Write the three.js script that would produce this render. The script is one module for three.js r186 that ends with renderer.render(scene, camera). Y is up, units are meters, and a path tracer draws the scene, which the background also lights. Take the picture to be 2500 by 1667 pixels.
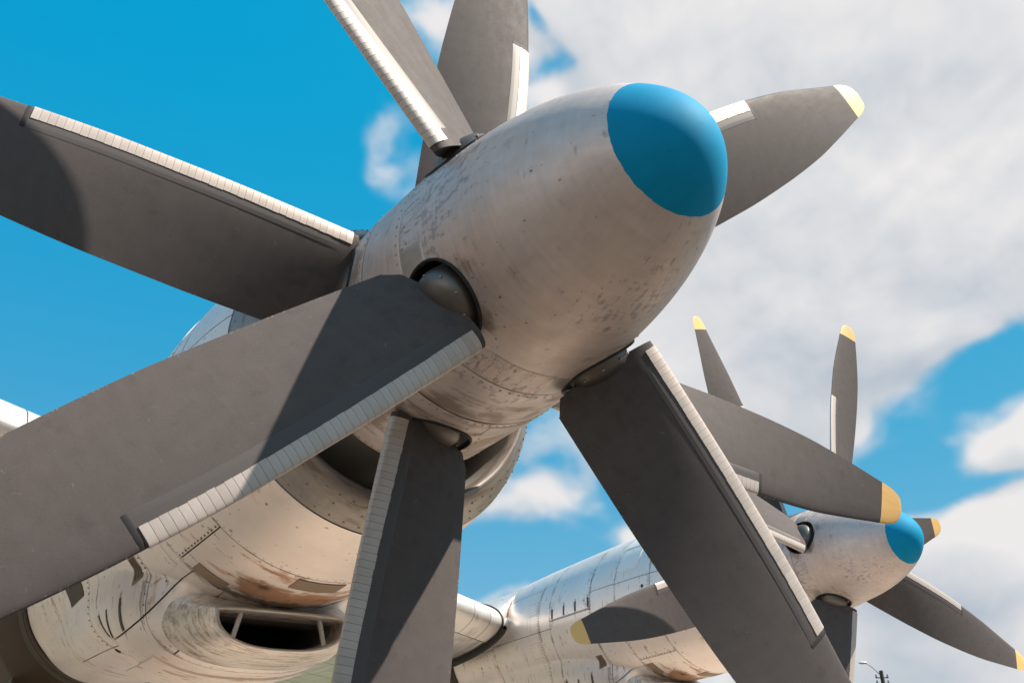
import * as THREE from 'three';
import { ImprovedNoise } from 'three/addons/math/ImprovedNoise.js';
import { mergeGeometries } from 'three/addons/utils/BufferGeometryUtils.js';
import { RoundedBoxGeometry } from 'three/addons/geometries/RoundedBoxGeometry.js';
import { Brush, Evaluator, SUBTRACTION } from 'three-bvh-csg';

// ------------------------------------------------------------------ camera, sky, sun, exposure
// x = aircraft forward, y = up, z = aircraft starboard; the inner port engine's axis runs along x at height HUB
const HUB = 3.6;
const V3 = (x, y, z) => new THREE.Vector3(x, y, z);
const D2R = Math.PI / 180;
const scene = new THREE.Scene();
const camera = new THREE.PerspectiveCamera(36.68, 1024 / 682, 0.1, 6000);
camera.position.set(3.3162, HUB - 1.9654, 1.8509);
camera.up.set(0.38433, 0.8965, 0.2204);
camera.lookAt(camera.position.clone().add(V3(-0.75465, 0.4426, -0.48437)));
const renderer = new THREE.WebGLRenderer({ antialias: true });
renderer.toneMapping = THREE.LinearToneMapping;
renderer.toneMappingExposure = 1.75;
renderer.shadowMap.enabled = true;
const SUN = V3(Math.cos(52 * D2R) * Math.cos(-51 * D2R), Math.sin(52 * D2R), Math.cos(52 * D2R) * Math.sin(-51 * D2R));
const sun = new THREE.DirectionalLight(new THREE.Color(1, 0.90, 0.77), 5);
sun.position.copy(SUN).multiplyScalar(60);
sun.castShadow = true;
sun.shadow.mapSize.set(4096, 4096);
Object.assign(sun.shadow.camera, { left: -25, right: 25, top: 25, bottom: -25, near: 1, far: 140 });
scene.add(sun);

const perlin = new ImprovedNoise();
const N3 = (x, y, z) => perlin.noise(x, y, z);
function fbm(x, y, z, oct) { let a = 0.5, s = 0; for (let i = 0; i < oct; i++) { s += a * N3(x, y, z); x *= 2.03; y *= 2.03; z *= 2.03; a *= 0.5; } return s; }
const clamp = (x, a = 0, b = 1) => Math.min(b, Math.max(a, x));
const sstep = (a, b, x) => { const t = clamp((x - a) / (b - a)); return t * t * (3 - 2 * t); };
const mix = (a, b, t) => a + (b - a) * t;
function rng(seed) { let s = seed >>> 0; return () => { s = (s + 0x6D2B79F5) >>> 0; let t = s; t = Math.imul(t ^ (t >>> 15), t | 1); t ^= t + Math.imul(t ^ (t >>> 7), t | 61); return ((t ^ (t >>> 14)) >>> 0) / 4294967296; }; }

{ // fair-weather sky: air plus broken cumulus; each entry is azimuth, elevation, half-width, half-height (degrees), weight
  const banks = [[-122.1, 16.3, 2.7, 0.5, -1.0], [-120.7, 18.2, 1.7, 1.1, 0.5], [-123.0, 22.7, 1.7, 1.5, 0.5], [-125.3, 19.2, 1.5, 1.2, 0.35], [-137.2, 43.1, 7.3, 3.6, 1], [-124.4, 37.9, 11.6, 6.8, 1], [-142.4, 41.1, 2.9, 3.4, 0.6], [-118.4, 31.4, 8.0, 6.8, 1], [-131.4, 29.9, 9.7, 6.8, 1], [-125.4, 28.0, 7.3, 4.8, 0.8], [-152.9, 43.7, 1.8, 1.3, 0.8], [-155.6, 38.2, 1.0, 1.3, 0.7], [-154.8, 35.6, 1.3, 1.0, 0.9], [-131.2, 23.7, 6.8, 4.1, 1], [-124.8, 23.7, 2.9, 2.9, 0.7], [-132.2, 20.3, 4.4, 1.9, 0.7], [-143.5, 20.9, 3.1, 1.8, 0.75], [-146.1, 17.9, 2.7, 1.5, 0.9], [-148.9, 16.6, 2.2, 1.1, 0.8], [-142.0, 15.3, 1.2, 0.8, 1.1], [-147.5, 12.5, 2.7, 0.5, 0.9], [-120.7, 18.1, 2.8, 1.4, 1.6], [-121.8, 13.4, 4.6, 2.5, 1.5], [-125.2, 11.0, 4.1, 2.7, 0.9], [-128.0, 8.3, 10.2, 1.5, 0.9], [-121.6, 10.0, 4.8, 3.6, 0.8], [-170.5, 33.0, 14.5, 14.5, -1.1], [-119.4, 22.6, 2.4, 2.1, -1.15], [-121.9, 20.8, 2.7, 1.7, -1.3], [-124.8, 18.2, 2.9, 1.7, -1.3], [-128.5, 16.9, 4.4, 1.5, -1.0], [-144.9, 43.0, 0.6, 1.0, -1.1], [-144.4, 40.9, 1.0, 0.9, -1.15], [-140.9, 17.7, 2.2, 1.7, -1.1], [-147.7, 14.0, 3.9, 1.2, -1.3], [-136.5, 17.4, 2.9, 2.2, -0.6], [-159.8, 23.2, 12.1, 7.3, -1]]
    .map(([az, el, w, h, k]) => ({ az: az * D2R, el: el * D2R, w: w * D2R, h: h * D2R, k, ce: Math.cos(el * D2R) }));
  function field(az, el) { // cloud amount in a direction
    const ce = Math.cos(el), dx = ce * Math.cos(az), dy = Math.sin(el), dz = ce * Math.sin(az);
    let m = 0.02 + 0.7 * fbm(dx * 2.1 + 5, dy * 3.2, dz * 2.1 + 9, 2);
    const w0 = fbm(dx * 8, dy * 9 + 4, dz * 8, 3), w1 = fbm(dx * 8 + 11, dy * 9, dz * 8 + 3, 3), wx = w0 * 0.06, wy = w1 * 0.045;
    for (const k of banks) {
      let da = az + wx / Math.max(ce, 0.2) - k.az; if (da > Math.PI) da -= 2 * Math.PI; if (da < -Math.PI) da += 2 * Math.PI;
      const a = da * k.ce / k.w, c = (el + wy - k.el) / k.h, q = a * a + c * c;
      if (q < 7) m += k.k * Math.exp(-q * 0.8);
    }
    if (m < -0.8) return { m, d: 0, f2: 0 };
    let f = 0, am = 0.5, fx = dx * 15 + w0, fy = dy * 20 + w1, fz = dz * 15; // billows: rounded tops, sharp creases
    for (let i = 0; i < 6; i++) { f += am * (i < 4 ? 0.55 - 1.5 * Math.abs(N3(fx, fy, fz)) : N3(fx, fy, fz)); fx = fx * 2.03 + 3; fy *= 2.03; fz *= 2.03; am *= 0.52; }
    const mm = m + f * 0.8, wisp = fbm(dx * 26 + w1 * 2, dy * 34, dz * 26, 4);
    return { m: mm, d: Math.max(sstep(0.02, 0.86, mm), 0.55 * sstep(-0.45, 0.75, m + f * 0.5 + wisp * 1.5) * sstep(-0.45, 0.05, m)) * sstep(-0.02, 0.05, el), f2: fbm(dx * 4.2 + 20, dy * 7, dz * 4.2, 2) };
  }
  const W = 2048, H = 1024, px = new Float32Array(W * H * 4);
  const E = 1 / renderer.toneMappingExposure;
  for (let j = 0; j < H; j++) {
    const el = ((j + 0.5) / H - 0.5) * Math.PI, ce = Math.cos(el), dy = Math.sin(el);
    for (let i = 0; i < W; i++) {
      const az = ((i + 0.5) / W - 0.5) * 2 * Math.PI;
      const dx = ce * Math.cos(az), dz = ce * Math.sin(az), o = (j * W + i) * 4;
      const up = Math.max(dy, 0);
      const cs = dx * SUN.x + dy * SUN.y + dz * SUN.z;
      // air: deep blue overhead, paler low down and toward the sun
      const t = Math.pow(1 - up, 2.6), g = sstep(-0.2, 0.9, cs);
      const low = Math.pow(1 - up, 4.7);
      let r = low * 0.5 + Math.pow(g, 5) * 0.05, gg = mix(0.32, 0.40, t) + low * 0.26 + g * 0.05, b = mix(0.625, 0.67, t) + low * 0.12 + g * 0.03;
      if (el > -0.02) {
        const c0 = field(az, el);
        if (c0.d > 0.002) {
          const c1 = field(az + 0.020 / Math.max(ce, 0.2), el + 0.026); // a little nearer the sun: how much cloud shades this point
          const lit = clamp(0.80 + 0.5 * (c0.m - c1.m) - 0.24 * sstep(0.6, 2.0, c0.m) + 0.95 * c0.f2);
          const cr = mix(0.47, 0.86, lit), cg = mix(0.53, 0.83, lit), cb = mix(0.60, 0.82, lit), k = c0.d * 0.97;
          r = mix(r, cr + g * 0.02, k); gg = mix(gg, cg + g * 0.02, k); b = mix(b, cb + g * 0.02, k);
        }
      } else { r = 0.3; gg = 0.28; b = 0.22; }
      px[o] = r * E; px[o + 1] = gg * E; px[o + 2] = b * E; px[o + 3] = 1;
    }
  }
  const sky = new THREE.DataTexture(px, W, H, THREE.RGBAFormat, THREE.FloatType);
  sky.mapping = THREE.EquirectangularReflectionMapping; sky.magFilter = THREE.LinearFilter; sky.minFilter = THREE.LinearFilter; sky.wrapS = THREE.RepeatWrapping; sky.needsUpdate = true;
  scene.background = sky; scene.environment = sky;
}

// ------------------------------------------------------------------ helpers
function tex(w, h, fn, srgb) { // fn(u, v) -> [r, g, b] 0..1 (linear when !srgb)
  const d = new Uint8Array(w * h * 4);
  for (let j = 0; j < h; j++) for (let i = 0; i < w; i++) {
    const c = fn((i + 0.5) / w, (j + 0.5) / h), o = (j * w + i) * 4;
    for (let k = 0; k < 3; k++) { let x = clamp(c[k]); if (srgb) x = x <= 0.0031308 ? x * 12.92 : 1.055 * Math.pow(x, 1 / 2.4) - 0.055; d[o + k] = Math.round(x * 255); }
    d[o + 3] = 255;
  }
  const t = new THREE.DataTexture(d, w, h); t.magFilter = THREE.LinearFilter; t.minFilter = THREE.LinearMipmapLinearFilter; t.generateMipmaps = true;
  t.wrapS = t.wrapT = THREE.RepeatWrapping; t.colorSpace = srgb ? THREE.SRGBColorSpace : THREE.NoColorSpace; t.anisotropy = 8; t.needsUpdate = true; return t;
}
const rgb = (r, g, b) => new THREE.Color().setRGB(r, g, b);
const used = new Map();
function numbered(n) { const k = used.get(n) || 0; used.set(n, k + 1); return k ? n + '_' + String(k).padStart(3, '0') : n; }
function finish(o) { o.castShadow = true; o.receiveShadow = true; return o; }
function add(parent, name, geo, m, label) { const o = finish(new THREE.Mesh(geo, m)); o.name = name; parent.add(o); if (label) o.userData.label = label; return o; }
function thing(name, label, category, group) { const g = new THREE.Group(); g.name = numbered(name); g.userData = { label, category }; if (group) g.userData.group = group; scene.add(g); return g; }
// cubic interpolation through knots
function spline(xs, ys) {
  const n = xs.length, m = new Array(n).fill(0), d = [];
  for (let i = 0; i < n - 1; i++) d.push((ys[i + 1] - ys[i]) / (xs[i + 1] - xs[i]));
  for (let i = 1; i < n - 1; i++) m[i] = d[i - 1] * d[i] <= 0 ? 0 : 2 * d[i - 1] * d[i] / (d[i - 1] + d[i]);
  m[0] = d[0]; m[n - 1] = d[n - 2];
  return x => {
    if (x <= xs[0]) return ys[0]; if (x >= xs[n - 1]) return ys[n - 1];
    let i = 0; while (x > xs[i + 1]) i++;
    const h = xs[i + 1] - xs[i], t = (x - xs[i]) / h, t2 = t * t, t3 = t2 * t;
    return (2 * t3 - 3 * t2 + 1) * ys[i] + (t3 - 2 * t2 + t) * h * m[i] + (-2 * t3 + 3 * t2) * ys[i + 1] + (t3 - t2) * h * m[i + 1];
  };
}
// grid of points -> geometry; rows[j][i] = [x,y,z], uvs same layout optional; flip turns the winding
function gridGeo(rows, uvs, flip, closeU) {
  const nv = rows.length, nu = rows[0].length, p = [], uv = [], idx = [];
  for (let j = 0; j < nv; j++) for (let i = 0; i < nu; i++) { p.push(...rows[j][i]); const q = uvs ? uvs[j][i] : [i / (nu - 1), j / (nv - 1)]; uv.push(q[0], q[1]); }
  for (let j = 0; j < nv - 1; j++) for (let i = 0; i < nu - 1 + (closeU ? 1 : 0); i++) {
    const a = j * nu + i, b = j * nu + (i + 1) % nu, c = a + nu, d = b + nu;
    if (flip) idx.push(a, c, b, b, c, d); else idx.push(a, b, c, b, d, c);
  }
  const g = new THREE.BufferGeometry(); g.setAttribute('position', new THREE.Float32BufferAttribute(p, 3)); g.setAttribute('uv', new THREE.Float32BufferAttribute(uv, 2)); g.setIndex(idx); g.computeVertexNormals(); return g;
}
function box(w, h, d, r = 0.004) { return new RoundedBoxGeometry(w, h, d, 1, Math.min(r, w / 2.2, h / 2.2, d / 2.2)); }
function tube(a, b, r, seg = 12) { const d = b.clone().sub(a), g = new THREE.CylinderGeometry(r, r, d.length(), seg); g.applyQuaternion(new THREE.Quaternion().setFromUnitVectors(V3(0, 1, 0), d.clone().normalize())); g.translate((a.x + b.x) / 2, (a.y + b.y) / 2, (a.z + b.z) / 2); return g; }

// ------------------------------------------------------------------ measured engine geometry (s = metres behind the spinner tip)
const TIP = 1.5245;
const EC = { near: V3(TIP, HUB, 0), far: V3(TIP - 3.8277, HUB + 0.4825, -5.9886) };   // spinner tips
const S_FRONT = 0.951, S_REAR = 1.602, HOLE = 0.16;
function spinR(s) { const u = clamp(1 - s / 1.1307); return 0.4777 * Math.pow(Math.max(1 - Math.pow(u, 2.0689), 1e-9), 1 / 1.9441) + Math.min(Math.max(0, s - 0.78) * 0.055, 0.034); }

// ------------------------------------------------------------------ materials
const M = {};
{
  // blade paint: charcoal with fine grain, faint chordwise wipe marks and scratches
  const R = rng(4), sc = [];
  for (let i = 0; i < 70; i++) { const a = R() * 6.28, l = 0.004 + R() * 0.03; sc.push([R(), R(), Math.cos(a) * l, Math.sin(a) * l * 0.4, 0.15 + 0.5 * R() * R()]); }
  const W = 512, H = 1024, acc = new Float32Array(W * H);
  for (const [u, v, du, dv, k] of sc) for (let t = 0; t <= 1; t += 0.01) { const x = Math.floor(((u + du * t + 1) % 1) * W), y = Math.floor(((v + dv * t + 1) % 1) * H); acc[y * W + x] = Math.max(acc[y * W + x], k * (R() < 0.7 ? 1 : 0)); }
  M.bladeMap = tex(W, H, (u, v) => {
    const n = fbm(u * 7, v * 22, 3, 4), f = N3(u * 160, v * 320, 7), st = fbm(u * 4, v * 70, 11, 3);
    const k = 1 + 0.12 * n + 0.13 * f + 0.12 * st, s = acc[Math.floor(v * H) * W + Math.floor(u * W)];
    const spot = N3(u * 60, v * 120, 20) > 0.72 ? 0.86 : 1, edge = Math.min(u, 1 - u);
    const chip = edge < 0.05 && N3(u * 90, v * 300, 31) > 0.42 + edge * 9 ? 0.16 : 0, oil = sstep(0.05, 0.35, fbm(u * 9, v * 34, 44, 5) + 0.2 * (1 - sstep(0.2, 0.34, v)) - 0.10) * 0.12;
    const q = k * spot * (1 - oil); return [0.092 * q + s * 0.12 + chip, 0.079 * q + s * 0.115 + chip, 0.077 * q + s * 0.115 + chip];
  }, true);
  M.bladeRough = tex(256, 512, (u, v) => { const k = 0.66 + 0.10 * fbm(u * 8, v * 20, 5, 4) + 0.05 * N3(u * 80, v * 160, 1); return [k, k, k]; });
  M.blade = new THREE.MeshPhysicalMaterial({ map: M.bladeMap, roughnessMap: M.bladeRough, roughness: 1, metalness: 0.0, specularIntensity: 0.25 });
  M.rubber = new THREE.MeshStandardMaterial({ color: rgb(0.066, 0.055, 0.054), roughness: 0.55 });
  M.seal = new THREE.MeshStandardMaterial({ color: rgb(0.012, 0.011, 0.011), roughness: 0.7 });
  M.black = new THREE.MeshStandardMaterial({ color: rgb(0.03, 0.026, 0.022), roughness: 0.9 });
  M.tip = new THREE.MeshStandardMaterial({ map: tex(128, 128, (u, v) => { const k = 1 + 0.1 * fbm(u * 9, v * 9, 2, 4) + 0.06 * N3(u * 50, v * 50, 0); return [0.74 * k, 0.44 * k, 0.15 * k]; }, true), roughness: 0.55 });
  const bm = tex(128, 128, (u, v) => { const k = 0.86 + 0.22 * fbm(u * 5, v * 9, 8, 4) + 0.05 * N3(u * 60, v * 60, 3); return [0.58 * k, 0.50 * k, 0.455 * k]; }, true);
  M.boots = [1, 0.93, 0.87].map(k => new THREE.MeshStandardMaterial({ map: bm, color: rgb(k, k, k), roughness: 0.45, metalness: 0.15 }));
  // spinner: oxidised alloy, streaked, with scuffs, flaked patches and grime; u = angle from the first blade, v = s / 2
  const RR = rng(9), spots = [];
  for (let i = 0; i < 380; i++) spots.push([RR(), 0.05 + RR() * 0.9, 0.0004 + RR() * RR() * RR() * 0.0032, RR()]);
  const sw = 1024, sh = 1024, spotA = new Float32Array(sw * sh);
  for (const [u, v, r, k] of spots) for (let y = -5; y <= 5; y++) for (let x = -5; x <= 5; x++) { const X = Math.floor(u * sw + x + sw) % sw, Y = Math.floor(v * sh + y); if (Y < 0 || Y >= sh) continue; if (Math.hypot(x / sw, y / sh * 0.7) < r) spotA[Y * sw + X] = 0.35 + 0.5 * k; }
  const wrapN = (u, v, fu, fv, z, o) => { const a = u * 2 * Math.PI, R0 = fu / 6.283; return fbm(Math.cos(a) * R0, Math.sin(a) * R0, v * fv + z, o); };
  // local angle of world angle th (deg) on the near engine: th - 128
  const loc = th => ((th - 127.9 + 720) % 360) / 360;
  const scuff = (u, v, th, s, wu, wv) => { let d = u - loc(th); d -= Math.round(d); const a = d / (wu / 360), b = (v * 2 - s) / wv; return Math.exp(-(a * a + b * b)); };
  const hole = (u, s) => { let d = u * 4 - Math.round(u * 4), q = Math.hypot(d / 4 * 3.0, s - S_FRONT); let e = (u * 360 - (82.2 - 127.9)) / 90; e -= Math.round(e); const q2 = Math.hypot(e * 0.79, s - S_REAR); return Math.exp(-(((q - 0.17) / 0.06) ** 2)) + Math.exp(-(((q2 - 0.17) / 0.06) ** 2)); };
  const paintSpin = (u, v) => {
    const st = wrapN(u, v, 7, 130, 1, 3), bl = wrapN(u, v, 9, 7, 4, 5), fi = wrapN(u, v, 70, 46, 2, 3);
    let k = 0.54 + 0.05 * st + 0.11 * bl + 0.06 * fi;
    const hue = wrapN(u, v, 6, 4, 9, 4);
    let r = k * (1.06 + 0.10 * hue), g = k * (0.915 - 0.03 * hue), b = k * (0.87 - 0.12 * hue);
    // grime toward the back edge, the seam and flaked patches: matter with its own ragged outline
    const s = v * 2;
    const fl = wrapN(u, v, 110, 46, 6, 6) + 0.35 * wrapN(u, v, 24, 150, 26, 3), near1 = scuff(u, v, 62, 0.78, 46, 0.26) + scuff(u, v, 20, 0.45, 30, 0.2) * 0.7 + scuff(u, v, 172, 0.55, 20, 0.12) * 0.6 + scuff(u, v, 200, 0.42, 26, 0.3) * 0.8 + scuff(u, v, 178, 1.12, 60, 0.12) * 0.9 + scuff(u, v, 95, 0.9, 20, 0.12) * 0.6;
    const fk = sstep(0.06, 0.36, fl + 0.48 * near1 - 0.34);
    r = mix(r, r * 0.66, fk); g = mix(g, g * 0.68, fk); b = mix(b, b * 0.74, fk);
    const scr = sstep(0.30, 0.42, wrapN(u, v, 5, 420, 51, 2) * (0.6 + 0.8 * Math.abs(hue))); r = mix(r, r * 1.25, scr); g = mix(g, g * 1.25, scr); b = mix(b, b * 1.25, scr);
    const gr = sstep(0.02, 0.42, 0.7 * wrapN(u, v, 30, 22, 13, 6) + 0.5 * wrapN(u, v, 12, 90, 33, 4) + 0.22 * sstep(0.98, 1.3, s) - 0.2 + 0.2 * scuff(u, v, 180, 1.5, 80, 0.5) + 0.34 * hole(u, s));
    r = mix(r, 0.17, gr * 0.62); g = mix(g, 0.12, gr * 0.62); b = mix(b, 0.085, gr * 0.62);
    const sp = spotA[Math.min(sh - 1, Math.floor(v * sh)) * sw + Math.floor(u * sw)];
    r = mix(r, 0.08, sp); g = mix(g, 0.06, sp); b = mix(b, 0.05, sp);
    return [r, g, b];
  };
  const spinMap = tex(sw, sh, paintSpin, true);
  const spinRough = tex(512, 512, (u, v) => { const k = 0.56 + 0.16 * wrapN(u, v, 24, 20, 13, 4) + 0.08 * wrapN(u, v, 120, 30, 3, 2); return [1, k, 1]; });
  const spinBump = tex(512, 512, (u, v) => { const k = 0.5 + 0.35 * wrapN(u, v, 14, 9, 21, 3) + 0.14 * wrapN(u, v, 90, 60, 17, 3); return [k, k, k]; });
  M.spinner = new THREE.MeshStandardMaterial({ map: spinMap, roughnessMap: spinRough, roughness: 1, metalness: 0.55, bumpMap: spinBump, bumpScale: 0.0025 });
  M.cap = new THREE.MeshPhysicalMaterial({ map: tex(256, 256, (u, v) => { const k = 1 + 0.14 * fbm(u * 14, v * 14, 2, 5) + 0.05 * N3(u * 120, v * 120, 4), c = N3(u * 46, v * 46, 9) > 0.74 ? 0.5 : 1; return [0.0, 0.24 * k * c, 0.45 * k * c]; }, true), roughness: 0.68, specularIntensity: 0.25 });
  M.rivet = new THREE.MeshStandardMaterial({ color: rgb(0.34, 0.30, 0.27), roughness: 0.45, metalness: 0.6 });
  M.cuff = new THREE.MeshStandardMaterial({ color: rgb(0.15, 0.135, 0.125), roughness: 0.46, metalness: 0.75 });
  M.plate = new THREE.MeshStandardMaterial({ map: tex(256, 256, (u, v) => { const k = 0.42 + 0.16 * fbm(u * 6, v * 6, 3, 5); return [k * 1.03, k * 0.93, k * 0.86]; }, true), roughness: 0.45, metalness: 0.6 });
}

// ------------------------------------------------------------------ ground
{
  const apron = tex(1024, 1024, (u, v) => { const a = fbm(u * 12, v * 12, 1, 5), b = N3(u * 140, v * 140, 2), c = fbm(u * 3, v * 3, 8, 3); const k = 0.40 * (1 + 0.28 * a + 0.10 * b + 0.25 * c); return [k * 1.10, k * 0.95, k * 0.80]; }, true);
  apron.repeat.set(1, 1);
  const grass = tex(1024, 1024, (u, v) => { const a = fbm(u * 16, v * 16, 1, 6), b = N3(u * 200, v * 200, 2), c = fbm(u * 4, v * 4, 8, 4); const k = 1 + 0.4 * a + 0.25 * b; return [(0.07 + 0.06 * c) * k, (0.085 + 0.03 * c) * k, 0.014 * k]; }, true);
  grass.repeat.set(60, 60);
  const g = add(scene, 'ground', new THREE.PlaneGeometry(3000, 3000).rotateX(-Math.PI / 2), new THREE.MeshStandardMaterial({ map: grass, roughness: 1 }));
  g.position.y = -0.008; g.userData = { kind: 'structure' };
  const tar = tex(512, 512, (u, v) => { const k = 1 + 0.35 * fbm(u * 20, v * 20, 1, 5) + 0.2 * N3(u * 220, v * 220, 2); return [0.085 * k, 0.066 * k, 0.05 * k]; }, true);
  const t = add(scene, 'asphalt_taxiway', new THREE.PlaneGeometry(24, 60).rotateX(-Math.PI / 2), new THREE.MeshStandardMaterial({ map: tar, roughness: 0.95 }));
  t.position.set(11.6, -0.004, -4); t.userData = { kind: 'structure' };
  const a = add(scene, 'concrete_apron', new THREE.PlaneGeometry(26, 36).rotateX(-Math.PI / 2), new THREE.MeshStandardMaterial({ map: apron, roughness: 0.9 }));
  a.position.set(-13.4, 0, -1); a.userData = { kind: 'structure' };
}

// ------------------------------------------------------------------ propellers
const chordAt = spline([0.4, 0.75, 1.1, 1.4, 1.75, 2.1, 2.4, 2.6, 2.7, 2.76, 2.79, 2.8], [0.455, 0.469, 0.479, 0.478, 0.452, 0.396, 0.305, 0.236, 0.203, 0.160, 0.108, 0.03]);
const thickAt = spline([0.45, 0.75, 1.2, 1.75, 2.4, 2.8], [0.082, 0.066, 0.046, 0.031, 0.018, 0.008]);
const BOOT_END = 1.745, TIP_R = 2.645;
function bladeFrame(row, r) {
  const b = (row === 'F' ? 3.0642 : 3.1615) - 0.2578 * (2.0 - r), sg = row === 'F' ? -1 : 1;
  const cd = [Math.sin(b), Math.cos(b) * sg];        // chord direction (trailing to leading) in x and z
  const n = cd[1] > 0 ? [cd[1], -cd[0]] : [-cd[1], cd[0]];   // forward-facing normal
  return { cd, n };
}
// xi: 0 leading edge .. 1 trailing edge; side +1 forward face, -1 rear face; lift: metres off the surface; tip sweep keeps the tip round
function bladePoint(row, r, xi, side, lift) {
  const c = chordAt(r), t = thickAt(r), { cd, n } = bladeFrame(row, r);
  const sh = (0.2969 * Math.sqrt(xi) - 0.126 * xi - 0.3516 * xi * xi + 0.2843 * xi ** 3 - 0.1015 * xi ** 4) / 0.1 * 0.5;
  const h = side > 0 ? t * 1.25 * sh + lift : -(t * 0.75 * sh + lift);
  const le = lift * Math.max(0, 1 - xi * c / 0.03) ;
  const u = (0.5 - xi - 0.0046) * c + le;
  return [u * cd[0] + h * n[0], r, u * cd[1] + h * n[1]];
}
function bladeBody(row, r0, r1, rootCurve) {
  const rs = [], NX = 15; const nr = rootCurve ? 46 : 16;
  for (let i = 0; i <= nr; i++) { const t = i / nr; rs.push(rootCurve ? mix(r0, r1, t) : mix(r0, r1, 1 - (1 - t) ** 2)); }
  const xs = []; for (let i = 0; i <= NX; i++) xs.push((1 - Math.cos(Math.PI * i / NX)) / 2);
  const prof = [...xs.slice().reverse().map(x => [x, 1]), ...xs.slice(1).map(x => [x, -1])];
  const rows = [], uvs = [];
  rs.forEach((r, j) => {
    rows.push(prof.map(([x, s]) => {
      let rr = r;
      if (rootCurve && r < 0.75) { const k = (0.75 - r) / (0.75 - r0); rr += k * (0.018 * Math.pow(Math.abs(x - 0.45) / 0.55, 2.2) + 0.05 * sstep(0.90, 1.0, x)); }
      return bladePoint(row, Math.min(rr, 2.7999), x, s, 0);
    }));
    uvs.push(prof.map(([x, s]) => [s > 0 ? x : 1 - x * 0.9, r / 2.8]));
  });
  const sgn = row === 'F';
  const g = gridGeo(rows, uvs, sgn);
  const parts = [g];
  const lid = (row0, flip) => { // close an open end
    const c = row0.reduce((a, p) => [a[0] + p[0] / row0.length, a[1] + p[1] / row0.length, a[2] + p[2] / row0.length], [0, 0, 0]);
    return gridGeo([row0, row0.map(() => c)], null, flip);
  };
  parts.push(lid(rows[0], !sgn));
  if (!rootCurve) parts.push(lid(rows[rows.length - 1], sgn));
  return mergeGeometries(parts);
}
const BOOT_W = 0.056, STRIP_W = 0.104;
function bootShell(row, r0, r1, lift, w0, w1, seed) { // metal segment wrapped round the leading edge: forward face, nose, rear face
  const R = rng(seed), K = 6, j = (R() - 0.5) * 0.0022, ch = 0.0005, line = (r, l, cut) => {
    const c = chordAt(r), o = [], wj = w0 + j - cut;
    for (let i = 0; i <= K; i++) { const f = 1 - i / K; o.push(bladePoint(row, r, wj / c * f * f, 1, l)); }
    for (let i = 1; i <= K; i++) { const f = i / K; o.push(bladePoint(row, r, w1 / c * f * f, -1, l)); }
    return o;
  };
  const fl = row === 'F', A = line(r0 + ch, lift, 0.0), B = line(r1 - ch, lift, 0.0), A0 = line(r0, lift - 0.0009, 0.003), B0 = line(r1, lift - 0.0009, 0.003), A1 = line(r0, 0.0002, 0.004), B1 = line(r1, 0.0002, 0.004);
  const end = (p, q, q0, f) => gridGeo([[p, q], [q0[0], q0[1]]], null, f);
  const lo = [line(r0 + ch, 0.0002, -0.001)[0], line(r1 - ch, 0.0002, -0.001)[0]];
  return mergeGeometries([gridGeo([A, B], null, fl), gridGeo([A0, A], null, fl), gridGeo([B, B0], null, fl), gridGeo([A1, A0], null, fl), gridGeo([B0, B1], null, fl), end(A[0], B[0], lo, !fl)]);
}
function stripShell(row, r0, r1, w0, w1, lift) {
  const rows = [], n = 24;
  for (let i = 0; i <= n; i++) {
    const r = mix(r0, r1, i / n), c = chordAt(r), l = i === 0 || i === n ? 0 : lift;
    rows.push([[w1, 0.0002], [w1 - 0.004, l], [mix(w0, w1, 0.62), l * 0.8], [mix(w0, w1, 0.56), l * 1.35], [mix(w0, w1, 0.5), l * 0.8], [w0, l], [w0 - 0.002, 0.0002]].map(([w, l2]) => bladePoint(row, r, w / c, 1, l2)));
  }
  return gridGeo(rows, null, row === 'F');
}
const bladeCache = {};
function bladeGeos(row) {
  if (bladeCache[row]) return bladeCache[row];
  const b = { body: bladeBody(row, 0.478, TIP_R, true), tip: bladeBody(row, TIP_R, 2.8, false), segs: [], strip: stripShell(row, 0.56, 1.762, BOOT_W + 0.002, STRIP_W, 0.0014) };
  const NS = 44; for (let i = 0; i < NS; i++) b.segs.push(bootShell(row, mix(0.512, BOOT_END, i / NS), mix(0.512, BOOT_END, (i + 1) / NS) - 0.0005, 0.0036, BOOT_W, 0.045, i + (row === 'F' ? 0 : 100)));
  b.boot = mergeGeometries(b.segs);
  // groove at the outer end of the de-icing boot: its shade painted as a narrow black strip on the skin
  const gr = []; for (let i = 0; i <= 6; i++) { const w = mix(0.002, STRIP_W, i / 6); gr.push([[BOOT_END + 0.022, 0.0006], [BOOT_END + 0.012, 0.0018], [BOOT_END + 0.004, 0.0006]].map(([r, l]) => bladePoint(row, r, w / chordAt(r), 1, l))); }
  b.groove = gridGeo(gr, null, row !== 'F');
  // round shank and dished cuff that enter the spinner
  const lp = [[0.10, 0.30], [0.128, 0.33], [0.13, 0.43], [0.127, 0.46], [0.116, 0.487], [0.092, 0.508], [0.05, 0.522], [0.001, 0.526]].map(([r, y]) => new THREE.Vector2(r, y));
  b.shank = new THREE.LatheGeometry(lp, 40);
  const rv = []; for (let i = 0; i < 9; i++) { const a = i / 9 * 2 * Math.PI, s = new THREE.SphereGeometry(0.006, 6, 4); s.translate(0.118 * Math.cos(a), 0.484, 0.118 * Math.sin(a)); rv.push(s); }
  b.cuffRivets = mergeGeometries(rv);
  return bladeCache[row] = b;
}
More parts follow.
